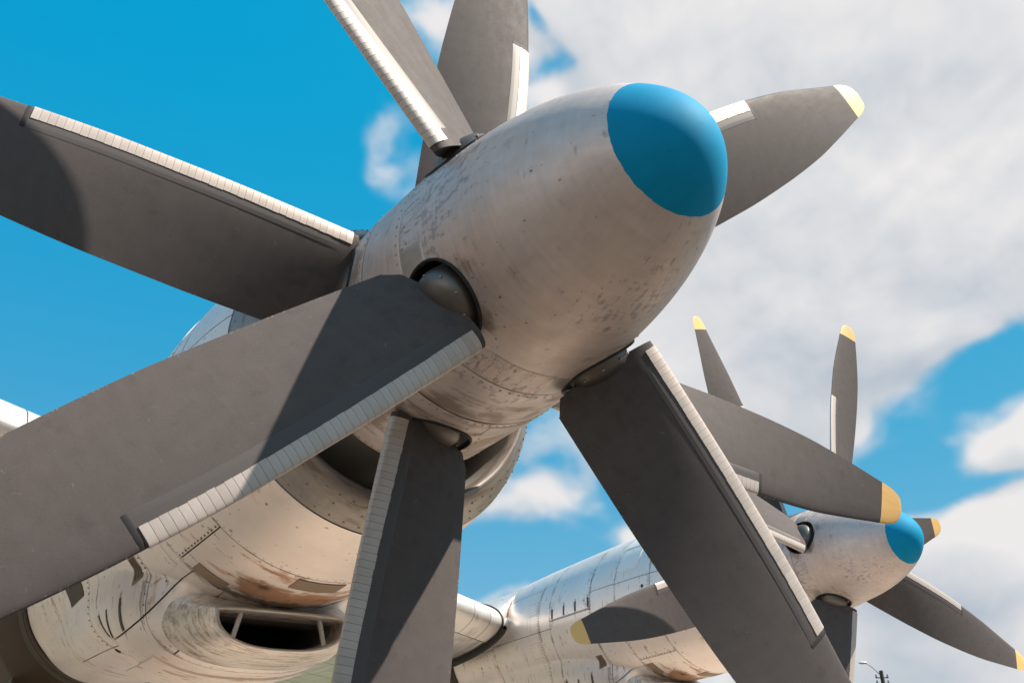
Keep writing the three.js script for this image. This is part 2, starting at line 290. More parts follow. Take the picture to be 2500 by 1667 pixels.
function makeBlade(prop, row, angle, detail) {
  const G = bladeGeos(row);
  const bl = add(prop, 'blade', G.body, M.blade); bl.rotation.x = angle;
  add(bl, 'blade_tip', G.tip, M.tip, 'yellow painted blade tip');
  add(bl, 'boot_strip', G.strip, M.rubber);
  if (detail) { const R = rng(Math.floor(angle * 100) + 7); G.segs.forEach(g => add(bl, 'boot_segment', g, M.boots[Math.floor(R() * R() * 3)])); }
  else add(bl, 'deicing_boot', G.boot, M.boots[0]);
  add(bl, 'boot_end_gap_shade', G.groove, M.seal);
  const sh = add(bl, 'blade_shank', G.shank, M.cuff);
  if (detail) { const r = add(bl, 'rivets', G.cuffRivets, M.rivet); r.userData.kind = 'stuff'; }
  return bl;
}
function holePath(s0, ang, rho, lift, n = 48) { const pts = []; for (let i = 0; i < n; i++) { const a = i / n * 2 * Math.PI, s = s0 + rho * Math.cos(a), r = spinR(s) + lift, th = ang + Math.asin(rho * Math.sin(a) / r); pts.push(V3(-s, r * Math.cos(th), r * Math.sin(th))); } return pts; }
function lathePart(s0, s1, n, thick, closedTip) { // closed shell of the spinner between two stations, tip of the spinner at the origin, axis x
  const o = [], inn = [];
  for (let i = 0; i <= n; i++) { let t = i / n; if (closedTip) t = t * t; const s = mix(s0, s1, t); o.push(new THREE.Vector2(closedTip && i === 0 ? 0.0001 : spinR(s), -s)); }
  if (!closedTip) { o[0].x -= 0.002; o.splice(1, 0, new THREE.Vector2(spinR(s0 + 0.003), -(s0 + 0.003))); }
  { const L = o.length - 1; o.splice(L, 0, new THREE.Vector2(spinR(s1 - 0.003), -(s1 - 0.003))); o[L + 1].x -= 0.0022; }
  for (const p of o) inn.unshift(new THREE.Vector2(Math.max(p.x - thick, 0.00005), closedTip && p.y > -0.001 ? p.y - thick : p.y));
  const pts = [...o, ...inn, o[0].clone()];
  const g = new THREE.LatheGeometry(pts.reverse(), 144);
  const uv = g.attributes.uv, pos = g.attributes.position;
  g.rotateZ(-Math.PI / 2); // y -> x ; angle th = phi + 90 deg
  for (let i = 0; i < uv.count; i++) uv.setXY(i, uv.getX(i) + 0.25, -pos.getX(i) / 2);
  return g;
}
const csg = new Evaluator(); csg.useGroups = false; csg.attributes = ['position', 'normal', 'uv'];
function cutHoles(g, s0) {
  let b = new Brush(g); b.updateMatrixWorld();
  for (let k = 0; k < 4; k++) { const c = new THREE.CylinderGeometry(HOLE, HOLE, 0.5, 56); c.translate(0, 0.5, 0); c.rotateX(k * Math.PI / 2); c.translate(-s0, 0, 0); const h = new Brush(c); h.updateMatrixWorld(); b = csg.evaluate(b, h, SUBTRACTION); }
  return b.geometry;
}
function curvedPlate(s0, s1, a0, a1, lift, edge, rfun = spinR, nS = 6, nA = 8) { // thin plate that follows a body of revolution; edge = drop of its rim
  const rows = [], uvs = [], S = [s0, s0 + 0.002], A = [a0, a0 + 0.3]; for (let i = 1; i < nS; i++) S.push(mix(s0, s1, i / nS)); S.push(s1 - 0.002, s1); for (let i = 1; i < nA; i++) A.push(mix(a0, a1, i / nA)); A.push(a1 - 0.3, a1);
  S.forEach((s, j) => { rows.push(A.map((a, i) => { const rim = i === 0 || j === 0 || i === A.length - 1 || j === S.length - 1; const r = rfun(s, a) + (rim ? lift - edge : lift), t = a * D2R; return [-s, r * Math.cos(t), r * Math.sin(t)]; })); uvs.push(A.map(a => [a / 40, s * 1.5])); });
  return gridGeo(rows, uvs, false);
}
function domeRivets(list, r, rfun = spinR, h = 0.5) { const base = new THREE.SphereGeometry(r, 7, 3, 0, 2 * Math.PI, 0, Math.PI / 2); base.scale(1, h * 1.3, 1); return mergeGeometries(list.map(([s, a]) => { const g = base.clone(), t = a * D2R; g.translate(0, rfun(s, a) - 0.0005, 0); g.rotateX(t); g.translate(-s, 0, 0); return g; })); }
const spinGeo = { cap: (() => { const rows = [], uvs = []; for (let j = 0; j <= 26; j++) { const r = [], q = []; for (let i = 0; i <= 360; i++) { const t = i / 360 * 2 * Math.PI, e = 0.1555 + 0.0022 * N3(Math.cos(t) * 7, Math.sin(t) * 7, 3) + 0.0012 * N3(Math.cos(t) * 24, Math.sin(t) * 24, 8), s = e * (j / 26) ** 2, R = j ? spinR(s) + 0.0007 : 0.0001; r.push([-s + (j ? 0 : 0.0002), R * Math.cos(t), R * Math.sin(t)]); q.push([0.5 + R * Math.cos(t), 0.5 + R * Math.sin(t)]); } rows.push(r); uvs.push(q); } return gridGeo(rows, uvs, true); })(), nose: cutHoles(lathePart(0.148, 1.058, 40, 0.01), S_FRONT), band: cutHoles(lathePart(1.062, 1.337, 10, 0.01), S_FRONT), rear: cutHoles(lathePart(1.346, 1.88, 20, 0.012), S_REAR) };

function propeller(eng, row, theta, detail, label) {
  const g = thing(row === 'F' ? 'front_propeller' : 'rear_propeller', label, 'propeller', eng === 'near' ? 'contra-rotating propellers' : 'contra-rotating propellers');
  g.position.copy(EC[eng]); g.rotation.x = theta;
  const s0 = row === 'F' ? S_FRONT : S_REAR;
  for (let k = 0; k < 4; k++) { const b = makeBlade(g, row, k * Math.PI / 2, detail); b.position.x = -s0; }
  if (row === 'F') {
    add(g, 'nose_cap', spinGeo.cap, M.cap, 'blue painted nose cap');
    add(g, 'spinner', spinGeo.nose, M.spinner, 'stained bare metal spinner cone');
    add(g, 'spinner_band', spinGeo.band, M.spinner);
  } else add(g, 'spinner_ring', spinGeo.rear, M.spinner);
  const core = new THREE.CylinderGeometry(0.30, 0.30, row === 'F' ? 0.75 : 0.55, 32); core.rotateZ(Math.PI / 2); core.translate(row === 'F' ? -0.96 : -1.625, 0, 0);
  add(g, 'hub', core, M.black);
  for (let k = 0; k < 4; k++) {
    const seal = new THREE.TubeGeometry(new THREE.CatmullRomCurve3(holePath(s0, k * Math.PI / 2, HOLE, 0.001), true), 72, 0.0075, 6, true);
    add(g, 'hole_seal', seal, M.seal);
  }
  const riv = [];
  for (let k = 0; k < 4; k++) {
    const base = k * 90;
    if (row === 'F') {
      add(g, 'access_plate', curvedPlate(0.925, 1.05, base - 31, base - 18.5, 0.0028, 0.0034), M.plate);
      add(g, 'access_plate', curvedPlate(0.915, 1.052, base + 27, base + 62, 0.0022, 0.003), M.spinner);
      for (let i = 0; i < 4; i++) for (let j = 0; j < 2; j++) riv.push([0.94 + 0.032 * i, base - 29 + 8.2 * j], [0.95 + 0.027 * i, base - 22]);
      for (let i = 0; i < 15; i++) { const a = (i / 14 * 190 + 60) * D2R, rho = 0.192 + 0.026 * (i % 2); const s = s0 - rho * Math.sin(a) , l = -rho * Math.cos(a); if (s < 1.045) riv.push([s, base + Math.asin(l / spinR(s)) / D2R]); }
      for (let i = 0; i < 26; i++) riv.push([1.043, base + i * 3.46 + 1]);
      for (let i = 0; i < 20; i++) riv.push([1.082, base + i * 4.5]);
    } else {
      add(g, 'access_plate', curvedPlate(1.372, 1.46, base + 16, base + 38, 0.0028, 0.0034), M.plate);
      for (let i = 0; i < 18; i++) { const a = i / 18 * 2 * Math.PI, rho = 0.192; const s = s0 + rho * Math.cos(a), l = rho * Math.sin(a); riv.push([s, base + Math.asin(l / spinR(s)) / D2R]); }
      for (let i = 0; i < 24; i++) riv.push([1.362, base + i * 3.75], [1.862, base + i * 3.75]);
    }
  }
  if (detail) { const r = add(g, 'rivets', domeRivets(riv, 0.0052), M.rivet); r.userData.kind = 'stuff'; }
  return g;
}
propeller('near', 'F', 2.2325, true, 'front four-blade propeller with blue nose cap, on the nacelle with the rusty oil cooler intake');
propeller('near', 'R', 1.4342, true, 'rear four-blade propeller turning just ahead of the riveted intake ring of the rusty nacelle');
propeller('far', 'F', 1.2756, false, 'front four-blade propeller with blue nose cap, on the outer nacelle with the white bolted hatch');
propeller('far', 'R', 1.8757, false, 'rear four-blade propeller on the outer nacelle with the white bolted hatch');

// ------------------------------------------------------------------ aircraft: two nacelles, wing, main gear
const aircraft = thing('aircraft', 'weathered silver turboprop aircraft wing carrying two propeller engine nacelles', 'aircraft');
const nacBase = spline([2.1, 2.16, 2.5, 3, 3.5, 4, 4.6, 5.2, 6, 7.2, 7.6], [0.735, 0.757, 0.803, 0.831, 0.836, 0.830, 0.816, 0.80, 0.765, 0.715, 0.70]);
const chY = spline([3.5, 3.6, 3.9, 4.3, 4.62, 5.2, 6.2, 7.2], [-0.82, -0.80, -0.72, -0.65, -0.58, -0.5, -0.4, -0.3]);
const chA = spline([3.5, 3.6, 3.9, 4.3, 4.62, 5.2, 6.2, 7.2], [0.48, 0.50, 0.60, 0.66, 0.66, 0.64, 0.58, 0.5]);
const chB = spline([3.5, 3.6, 3.9, 4.3, 4.62, 5.2, 6.2, 7.2], [0.25, 0.275, 0.37, 0.42, 0.365, 0.385, 0.42, 0.41]);
function chinR(s, a) {
  const t = (a - 180) * D2R; if (Math.abs(t) > 1.25) return 0;
  const dz = -Math.sin(t), dy = -Math.cos(t), y0 = chY(s), A = chA(s), B = chB(s);
  const f = r => Math.pow(Math.abs(r * dz) / A, 2.4) + Math.pow(Math.abs(r * dy - y0) / B, 2.4) - 1;
  let hi = 1.3, lo = -1; for (let r = 1.3; r > 0.35; r -= 0.01) if (f(r) < 0) { lo = r; break; } else hi = r;
  if (lo < 0) return 0; for (let i = 0; i < 16; i++) { const m = (lo + hi) / 2; if (f(m) < 0) lo = m; else hi = m; }
  return lo;
}
function nacR(s, a) {
  a = ((a % 360) + 360) % 360;
  const b = nacBase(s); if (s < 3.5) return b;
  const c = chinR(s, a); if (c <= 0.3) return b;
  const k = 0.06, m = (b + c + Math.sqrt((b - c) ** 2 + k * k)) / 2 - k * k / 4 / Math.max(Math.abs(b - c), k);
  return mix(b, Math.max(m, b), sstep(3.5, 3.66, s));
}
const SEAMS = [2.75, 3.34, 3.8, 4.64, 4.88, 6.03];
{ // nacelle skin: silver alloy with stains, rust around the oil cooler, dirt beside seams; u = angle / 360, v = (s - 2) / 6
  const W = 1408, H = 960, R = rng(21), mark = new Float32Array(W * H);
  const dot = (s, a, r, k) => { const cx = a / 360 * W, cy = (s - 2) / 6 * H; const rx = r / 5.2 * W, ry = r / 6 * H; for (let y = Math.floor(cy - ry); y <= cy + ry; y++) for (let x = Math.floor(cx - rx); x <= cx + rx; x++) { if (y < 0 || y >= H) continue; const d = ((x - cx) / rx) ** 2 + ((y - cy) / ry) ** 2; if (d <= 1) { const o = y * W + ((x % W) + W) % W; mark[o] = Math.max(mark[o], k); } } };
  for (let i = 0; i < 1300; i++) dot(2.2 + R() * 5, R() * 360, 0.003 + R() * R() * 0.007, 0.3 + 0.6 * R());
  for (const s of SEAMS) for (let i = 0; i < 60; i++) dot(s + (R() - 0.5) * 0.04, R() * 360, 0.003 + 0.005 * R(), 0.4 + 0.5 * R());
  for (const s of SEAMS) for (let a = 0; a < 360; a += 3.2) dot(s - 0.025, a, 0.0042, 0.75);
  // grime runs: circumferential drips below fittings
  const runs = []; for (let i = 0; i < 46; i++) runs.push([2.8 + R() * 3.2, 60 + R() * 110, 2 + R() * 7, 0.003 + R() * 0.005]);
  for (const s of [3.84, 4.09, 4.33, 4.58]) for (const a of [80, 136]) for (let q = 0; q < 5; q++) runs.push([s + (R() - 0.5) * 0.04, a + R() * 5, 6 + R() * 6, 0.005 + R() * 0.006]);
  for (const [s, a, l, w] of runs) for (let t = 0; t < 1; t += 0.02) if (R() < 0.8) dot(s + 0.006 * N3(t * 9, s * 7, a), a + l * t, w * (1 - 0.6 * t), 0.25 + 0.45 * R());
  const wn = (u, v, fu, fv, z, o) => { const t = u * 2 * Math.PI, q = fu / 6.283; return fbm(Math.cos(t) * q, Math.sin(t) * q, v * fv + z, o); };
  const map = tex(W, H, (u, v) => {
    const s = 2 + v * 6, a = u * 360;
    const m = wn(u, v, 10, 9, 1, 5), st = wn(u, v, 14, 60, 5, 3), fi = wn(u, v, 120, 120, 2, 2);
    const k = 0.79 + 0.09 * m + 0.04 * st + 0.04 * fi, hue = wn(u, v, 7, 7, 12, 3);
    let r = k * (1.06 + 0.06 * hue), g = k * (0.95 + 0.0 * hue), b = k * (0.90 - 0.08 * hue);
    const chin = Math.exp(-(((a - 176) / 24) ** 2) - ((s - 3.16) / 0.22) ** 2), low = Math.exp(-(((a - 178) / 20) ** 2) - ((s - 4.2) / 0.35) ** 2) * 0.6;
    const win = (p, q) => sstep(p, p + 8, a) * (1 - sstep(q - 8, q, a)), gs = (c, w) => Math.exp(-(((s - c) / w) ** 2));
    const seamRust = gs(2.80, 0.05) * win(144, 186), orange = gs(3.10, 0.12) * win(156, 208), black = gs(3.29, 0.06) * win(148, 212), drip = gs(4.15, 0.5) * win(134, 150) * 0.5 + gs(5.9, 0.25) * win(110, 175) * 0.4;
    const dn = wn(u, v, 40, 40, 7, 6), dl = wn(u, v, 16, 130, 3, 5);
    const rust = sstep(0.0, 0.42, dn * 0.7 + dl * 0.75 + 0.26 * fi + 0.35 * chin + 0.34 * low + 0.50 * seamRust + 0.62 * orange + 0.3 * drip - 0.24);
    const rh = 1 + 0.5 * wn(u, v, 50, 50, 41, 3); r = mix(r, 0.46 * rh, rust * 0.9); g = mix(g, 0.225 * rh, rust * 0.9); b = mix(b, 0.11 * rh, rust * 0.9);
    const soot = sstep(0.04, 0.34, 0.8 * wn(u, v, 40, 60, 17, 6) + 0.2 * fi + 0.3 * dl + 0.24 * chin + 0.55 * black + 0.28 * seamRust + 0.2 * low + 0.16 * drip - 0.24);
    r = mix(r, 0.085, soot * 0.8); g = mix(g, 0.06, soot * 0.8); b = mix(b, 0.045, soot * 0.8);
    for (const q of SEAMS) { const d = Math.abs(s - q); if (d < 0.03) { const e = sstep(0.08, 0.34, dn + 0.26 - d * 12); r = mix(r, 0.26, e * 0.45); g = mix(g, 0.19, e * 0.45); b = mix(b, 0.14, e * 0.45); } }
    const mk = mark[Math.min(H - 1, Math.floor(v * H)) * W + Math.min(W - 1, Math.floor(u * W))];
    r = mix(r, 0.10, mk * 0.85); g = mix(g, 0.065, mk * 0.85); b = mix(b, 0.045, mk * 0.85);
    return [r, g, b];
  }, true);
  const rough = tex(512, 512, (u, v) => { const k = 0.48 + 0.12 * wn(u, v, 16, 14, 3, 4) + 0.05 * wn(u, v, 60, 60, 8, 2); return [1, k, 1]; });
  const bump = tex(512, 512, (u, v) => { const k = 0.5 + 0.4 * wn(u, v, 22, 22, 31, 3) + 0.1 * wn(u, v, 90, 90, 9, 2); return [k, k, k]; });
  M.skin = new THREE.MeshStandardMaterial({ map, roughnessMap: rough, roughness: 1, metalness: 0.62, bumpMap: bump, bumpScale: 0.0016 });
  M.ring = new THREE.MeshStandardMaterial({ map: tex(512, 128, (u, v) => { const k = 0.31 + 0.10 * fbm(u * 20, v * 6, 3, 5) + 0.04 * N3(u * 200, v * 40, 1); const d = sstep(0.12, 0.3, fbm(u * 30, v * 8, 9, 4)); return [mix(k * 1.04, 0.16, d * 0.5), mix(k * 0.93, 0.11, d * 0.5), mix(k * 0.85, 0.08, d * 0.5)]; }, true), roughness: 0.42, metalness: 0.65 });
  M.lip = new THREE.MeshStandardMaterial({ map: tex(512, 256, (u, v) => { const k = 0.70 + 0.16 * fbm(u * 14, v * 5, 3, 6), d = sstep(-0.10, 0.42, 0.8 * fbm(u * 22, v * 30, 9, 6) + 0.5 * fbm(u * 9, v * 60, 19, 4) + 0.2 * N3(u * 160, v * 60, 5)), e = sstep(0.14, 0.34, fbm(u * 30, v * 22, 22, 6)); let c = [k * 1.03, k * 0.95, k * 0.87]; c = [mix(c[0], 0.27, d * 0.75), mix(c[1], 0.165, d * 0.75), mix(c[2], 0.10, d * 0.75)]; return [mix(c[0], 0.34, e * 0.6), mix(c[1], 0.33, e * 0.6), mix(c[2], 0.31, e * 0.6)]; }, true), roughness: 0.45, metalness: 0.55 });
  M.olive = new THREE.MeshStandardMaterial({ color: rgb(0.06, 0.05, 0.036), roughness: 0.7 });
  M.brown = new THREE.MeshStandardMaterial({ map: tex(128, 128, (u, v) => { const k = 1 + 0.4 * fbm(u * 5, v * 5, 2, 5); return [0.23 * k, 0.165 * k, 0.115 * k]; }, true), roughness: 0.55, metalness: 0.3 });
  M.white = new THREE.MeshStandardMaterial({ map: tex(128, 128, (u, v) => { const k = 1 + 0.12 * fbm(u * 5, v * 5, 2, 5); return [0.74 * k, 0.74 * k, 0.74 * k]; }, true), roughness: 0.5, metalness: 0.2 });
  M.duct = new THREE.MeshStandardMaterial({ color: rgb(0.34, 0.31, 0.28), roughness: 0.55, metalness: 0.4 });
  M.latch = new THREE.MeshStandardMaterial({ color: rgb(0.10, 0.08, 0.065), roughness: 0.6, metalness: 0.3 });
  M.dirtMetal = new THREE.MeshStandardMaterial({ map: tex(256, 256, (u, v) => { const k = 1 + 0.6 * fbm(u * 6, v * 6, 4, 5); return [0.07 * k, 0.046 * k, 0.028 * k]; }, true), roughness: 0.6, metalness: 0.4 });
}
const nacPt = (s, a, l) => { const r = nacR(s, a) + l, t = a * D2R; return [-s, r * Math.cos(t), r * Math.sin(t)]; };
function nacPanel(s0, s1, a0, a1, lift = 0, gap = 0.0036, drop = 0.013) {
  const da = gap / 0.82 / D2R; s0 += gap; s1 -= gap; a0 += da; a1 -= da;
  const nS = Math.max(3, Math.ceil((s1 - s0) / 0.07)), nA = Math.max(6, Math.ceil((a1 - a0) / 2.5));
  const rows = [], uvs = [], P = [], U = [];
  for (let j = 0; j <= nS; j++) { const s = mix(s0, s1, j / nS), r = [], q = []; for (let i = 0; i <= nA; i++) { const a = mix(a0, a1, i / nA); r.push(nacPt(s, a, lift)); q.push([a / 360, (s - 2) / 6]); } rows.push(r); uvs.push(q); }
  const top = gridGeo(rows, uvs, true);
  // analytic normals so that neighbouring panels shade as one skin
  const nrm = top.attributes.normal; let n = 0;
  for (let j = 0; j <= nS; j++) for (let i = 0; i <= nA; i++, n++) { const s = mix(s0, s1, j / nS), a = mix(a0, a1, i / nA), p1 = V3(...nacPt(s + 0.012, a, lift)).sub(V3(...nacPt(s - 0.012, a, lift))), p2 = V3(...nacPt(s, a + 0.8, lift)).sub(V3(...nacPt(s, a - 0.8, lift))); const c = p2.cross(p1).normalize(); const t = a * D2R; if (c.y * Math.cos(t) + c.z * Math.sin(t) < 0) c.negate(); nrm.setXYZ(n, c.x, c.y, c.z); }
  const border = [], ub = []; // rim walls
  for (let i = 0; i <= nA; i++) border.push([s0, mix(a0, a1, i / nA)]); for (let j = 1; j <= nS; j++) border.push([mix(s0, s1, j / nS), a1]); for (let i = nA - 1; i >= 0; i--) border.push([s1, mix(a0, a1, i / nA)]); for (let j = nS - 1; j >= 0; j--) border.push([mix(s0, s1, j / nS), a0]);
  const wall = gridGeo([border.map(([s, a]) => nacPt(s, a, lift)), border.map(([s, a]) => nacPt(s, a, lift - drop))], [border.map(([s, a]) => [a / 360, (s - 2) / 6]), border.map(([s, a]) => [a / 360, (s - 2) / 6])], false);
  return mergeGeometries([top, wall]);
}
const lipOutline = (a, yT, b, bt, n = 72) => { const o = []; for (let i = 0; i < n; i++) { const t = i / n * 2 * Math.PI, c = Math.cos(t), s = Math.sin(t); const z = a * Math.sign(c) * Math.pow(Math.abs(c), 0.78), y = s > 0 ? yT - b * Math.pow(s, 0.86) : yT + bt * Math.pow(-s, 0.8) - 0.012 * (1 - c * c) * 0; o.push([y, z]); } return o; };
function loft(list, flip) { const rows = list.map(([s, a, yT, b, bt]) => { const o = lipOutline(a, yT, b, bt).map(([y, z]) => [-s, y, z]); o.push(o[0].slice()); return o; }); return gridGeo(rows, null, flip); }
const nacGeo = {};
{
  const rowsSpec = [
    [2.162, 2.75, [-40, 80, 200, 320]],
    [2.75, 3.34, [-30, 35, 80, 140, 222, 330]],
    [3.34, 3.8, [-30, 35, 79.5, 146, 214, 330]],
    [3.8, 4.64, [-30, 40, 91.5, 146, 214, 330]],
    [4.64, 4.88, [-30, 98, 150, 210, 330]],
    [4.88, 6.03, [-30, 60, 98, 150, 210, 330]],
    [6.03, 7.2, [-30, 100, 200, 330]]];
  nacGeo.panels = []; for (const [s0, s1, A] of rowsSpec) for (let i = 0; i < A.length - 1; i++) { if (s0 === 3.34 && A[i] === 146) nacGeo.panels.push(nacPanel(3.34, 3.8, 146, 159), nacPanel(3.34, 3.5, 159, 201), nacPanel(3.655, 3.8, 159, 201), nacPanel(3.34, 3.8, 201, 214)); else nacGeo.panels.push(nacPanel(s0, s1, A[i], A[i + 1])); }
  const frameLoft = (p, q, n, a0 = 0, a1 = 360) => { const fr = []; for (let j = 0; j <= n; j++) { const s = mix(p, q, j / n), r = []; for (let a = a0; a <= a1; a += 3) r.push(nacPt(s, a, -0.0115)); fr.push(r); } return gridGeo(fr, null, false); };
  nacGeo.frame = mergeGeometries([frameLoft(2.162, 3.5, 26), frameLoft(3.5, 3.67, 8, 201, 519), frameLoft(3.67, 7.2, 70)]);
  // intake ring, duct and bulkhead
  const rp = [[2.50, 0.60], [2.10, 0.606], [2.03, 0.613], [1.998, 0.623], [1.985, 0.637], [1.99, 0.654], [2.012, 0.678], [2.05, 0.705], [2.10, 0.731], [2.157, 0.7545], [2.158, 0.742], [2.10, 0.70]].map(([s, r]) => new THREE.Vector2(r, -s));
  const ringGeo = new THREE.LatheGeometry(rp.slice(2, 10), 96); ringGeo.rotateZ(-Math.PI / 2); nacGeo.ring = ringGeo;
  const rv = []; for (let i = 0; i < 66; i++) { rv.push([2.03, i * 5.4545], [2.135, i * 5.4545 + 1.5]); if (i % 2) rv.push([2.075, i * 5.4545]); }
  const ringR = spline([1.985, 1.99, 2.012, 2.05, 2.1, 2.157], [0.637, 0.654, 0.678, 0.705, 0.731, 0.7545]);
  nacGeo.ringRivets = domeRivets(rv, 0.0058, ringR);
  const duct = new THREE.LatheGeometry([[0.617, 2.018], [0.60, 2.1], [0.585, 2.5], [0.56, 3.3], [0.40, 3.3], [0.43, 2.5], [0.44, 1.9], [0.001, 1.9]].map(([r, s]) => new THREE.Vector2(r, -s)), 64); duct.rotateZ(-Math.PI / 2); nacGeo.duct = duct;
  // oil cooler mouth
  nacGeo.lip = loft([[3.40, .305, -.887, .142, .0], [3.31, .322, -.885, .154, .004], [3.283, .333, -.883, .162, .009], [3.272, .345, -.880, .171, .015], [3.278, .358, -.877, .181, .022], [3.30, .376, -.874, .192, .027], [3.35, .402, -.868, .206, .036], [3.42, .432, -.860, .219, .07], [3.54, .468, -.850, .233, .14], [3.68, .512, -.835, .254, .22], [3.74, .46, -.82, .19, .2]], false);
  nacGeo.duct2 = loft([[3.395, .309, -.887, .145, .002], [3.6, .31, -.885, .14, .01], [4.0, .36, -.84, .15, .04], [4.5, .38, -.78, .12, .08]], true);
  { const o = lipOutline(.385, -.78, .125, .085); nacGeo.core = gridGeo([o.map(([y, z]) => [-4.5, y, z]), o.map(() => [-4.5, -.79, 0])], null, false, true); }
  const stg = z => { const a = V3(-3.33, -0.882, z * 0.21), b = V3(-3.33, -1.02, z * 0.245); const g = tube(a, b, 0.014, 12); g.scale(1, 1, 1); return g; };
  nacGeo.struts = [stg(1), stg(-1)];
  const fr2 = [], fr3 = []; for (let s = 3.98; s <= 4.6; s += 0.0775) { const r = [], q = []; for (let a = 156; a <= 204; a += 3) { const rr = nacR(Math.min(s, 4.22), a) + 0.012 - 0.03 * Math.max(0, s - 4.2), t = a * D2R; r.push([-s, rr * Math.cos(t), rr * Math.sin(t)]); q.push([-s, (rr - 0.012) * Math.cos(t), (rr - 0.012) * Math.sin(t)]); } fr2.push(r); fr3.push(q); }
  const uvf = fr2.map((r, j) => r.map((_, i) => [(156 + 3 * i) / 360, (1.98 + j * 0.0775) / 6]));
  const rim = (A, B) => { const e = []; const f = []; const n = A.length - 1, m = A[0].length - 1; for (let i = 0; i <= m; i++) { e.push(A[0][i]); f.push(B[0][i]); } for (let j = 1; j <= n; j++) { e.push(A[j][m]); f.push(B[j][m]); } for (let i = m - 1; i >= 0; i--) { e.push(A[n][i]); f.push(B[n][i]); } for (let j = n - 1; j >= 0; j--) { e.push(A[j][0]); f.push(B[j][0]); } return gridGeo([e, f], null, true); };
  nacGeo.flap = mergeGeometries([gridGeo(fr2, uvf, false), gridGeo(fr3, uvf, true), rim(fr2, fr3)]);
}
function fitting(s0, s1, a0, a1, lift = 0.004) { return nacPanel(s0, s1, a0, a1, Math.max(lift, 0.0045), 0.0002, lift + 0.004); }
function nacelle(eng, label) {
  const g = new THREE.Group(); g.name = 'engine_nacelle'; g.userData.label = label; g.position.copy(EC[eng]); aircraft.add(g);
  const near = eng === 'near';
  nacGeo.panels.forEach(p => add(g, 'panel', p, M.skin));
  add(g, 'inner_frame', nacGeo.frame, M.black);
  add(g, 'intake_ring', nacGeo.ring, M.ring);
  add(g, 'ring_rivets', nacGeo.ringRivets, M.rivet).userData.kind = 'stuff';
  add(g, 'intake_duct', nacGeo.duct, M.duct);
  add(g, 'oil_cooler_lip', nacGeo.lip, M.lip, 'rust-stained oval lip of the oil cooler intake');
  add(g, 'oil_cooler_duct', nacGeo.duct2, M.duct);
  add(g, 'oil_cooler_core', nacGeo.core, M.latch);
  nacGeo.struts.forEach(s => add(g, 'oil_cooler_strut', s, M.lip));
  add(g, 'outlet_flap', nacGeo.flap, M.skin);
  // access panels, hatches, latches
  const A = (n, m, ...q) => add(g, n, fitting(...q), m);
  A('access_hatch', M.white, 2.965, 3.315, 52.5, 72, 0.004);
  A('access_hatch', M.white, 2.965, 3.315, 33, 49, 0.004);
  A('access_panel', M.skin, 2.775, 2.912, 80.5, 92, 0.003);
  A('access_panel', M.skin, 4.935, 5.14, 71, 83, 0.003);
  A('access_panel', M.skin, 4.935, 5.14, 105, 119.5, 0.003);
  A('access_panel', M.skin, 6.08, 6.5, 103, 128, 0.003);
  A('access_panel', M.skin, 3.43, 3.77, 119, 141, 0.003);
  A('access_panel', M.plateSkin || M.plate, 3.355, 3.46, 93, 99, 0.003);
  A('dark_patch', M.brown, 3.205, 3.315, 145, 157.5, 0.002);
  A('dark_patch', M.brown, 2.78, 2.925, 171.5, 188, 0.002);
  A('vent', M.brown, 3.87, 3.975, 128, 136.8, 0.003);
  for (let i = 0; i < 3; i++) A('vent_slat', M.latch, 3.885 + i * 0.03, 3.897 + i * 0.03, 128.8, 136, 0.0075);
  for (const s of [3.84, 4.09, 4.33, 4.58]) { A('latch', M.latch, s - 0.012, s + 0.012, 83, 90.6, 0.005); if (s > 3.9) A('latch', M.latch, s - 0.011, s + 0.011, 137.5, 145.4, 0.005); }
  if (near) A('dark_patch', M.olive, 5.06, 5.52, 112, 127, 0.002);
  // drain hole and round port
  const port = (s, a, r) => { const c = new THREE.CylinderGeometry(r, r, 0.008, 18); c.translate(0, nacR(s, a) + 0.002, 0); c.rotateX(a * D2R); c.translate(-s, 0, 0); add(g, 'drain_port', c, M.black); };
  port(4.86, 152, 0.02); port(2.862, 88, 0.02);
  const riv = []; const edge = (s0, s1, a0, a1, n, m) => { for (let i = 0; i <= n; i++) riv.push([mix(s0, s1, i / n), a0], [mix(s0, s1, i / n), a1]); for (let i = 1; i < m; i++) riv.push([s0, mix(a0, a1, i / m)], [s1, mix(a0, a1, i / m)]); };
  edge(2.985, 3.295, 54, 70.7, 2, 2); edge(4.95, 5.125, 72, 82, 4, 4); edge(4.95, 5.125, 106, 118.5, 4, 4); edge(6.1, 6.48, 104.5, 126.5, 4, 5); edge(2.79, 2.9, 81.5, 91, 2, 3);
  for (let i = 0; i < 12; i++) riv.push([2.78 + i * 0.048, 139]);
  for (let i = 0; i < 40; i++) riv.push([3.8 + i * 0.021, 92.4], [4.905, 62 + i * 2.2], [3.815, 60 + i * 2.2]);
  add(g, 'rivets', domeRivets(riv, 0.006, (s, a) => nacR(s, a) + 0.003), M.latch).userData.kind = 'stuff';
  // blackened band and exhaust fairing behind the cowling
  const rf = new THREE.LatheGeometry([[0.70, 7.19], [0.745, 7.26], [0.75, 7.28], [0.70, 7.3], [0.70, 7.5], [0.86, 7.9], [0.9, 9.6], [0.55, 11.4], [0.12, 12.8]].map(([r, s]) => new THREE.Vector2(r, -s)), 64); rf.rotateZ(-Math.PI / 2);
  add(g, 'rear_fairing', rf, M.dirtMetal);
  const bandG = new THREE.LatheGeometry([[0.722, 7.205], [0.735, 7.21], [0.752, 7.40], [0.745, 7.42], [0.70, 7.425]].map(([r, s]) => new THREE.Vector2(r, -s)), 72); bandG.rotateZ(-Math.PI / 2); add(g, 'exhaust_band', bandG, M.olive);
  return g;
}
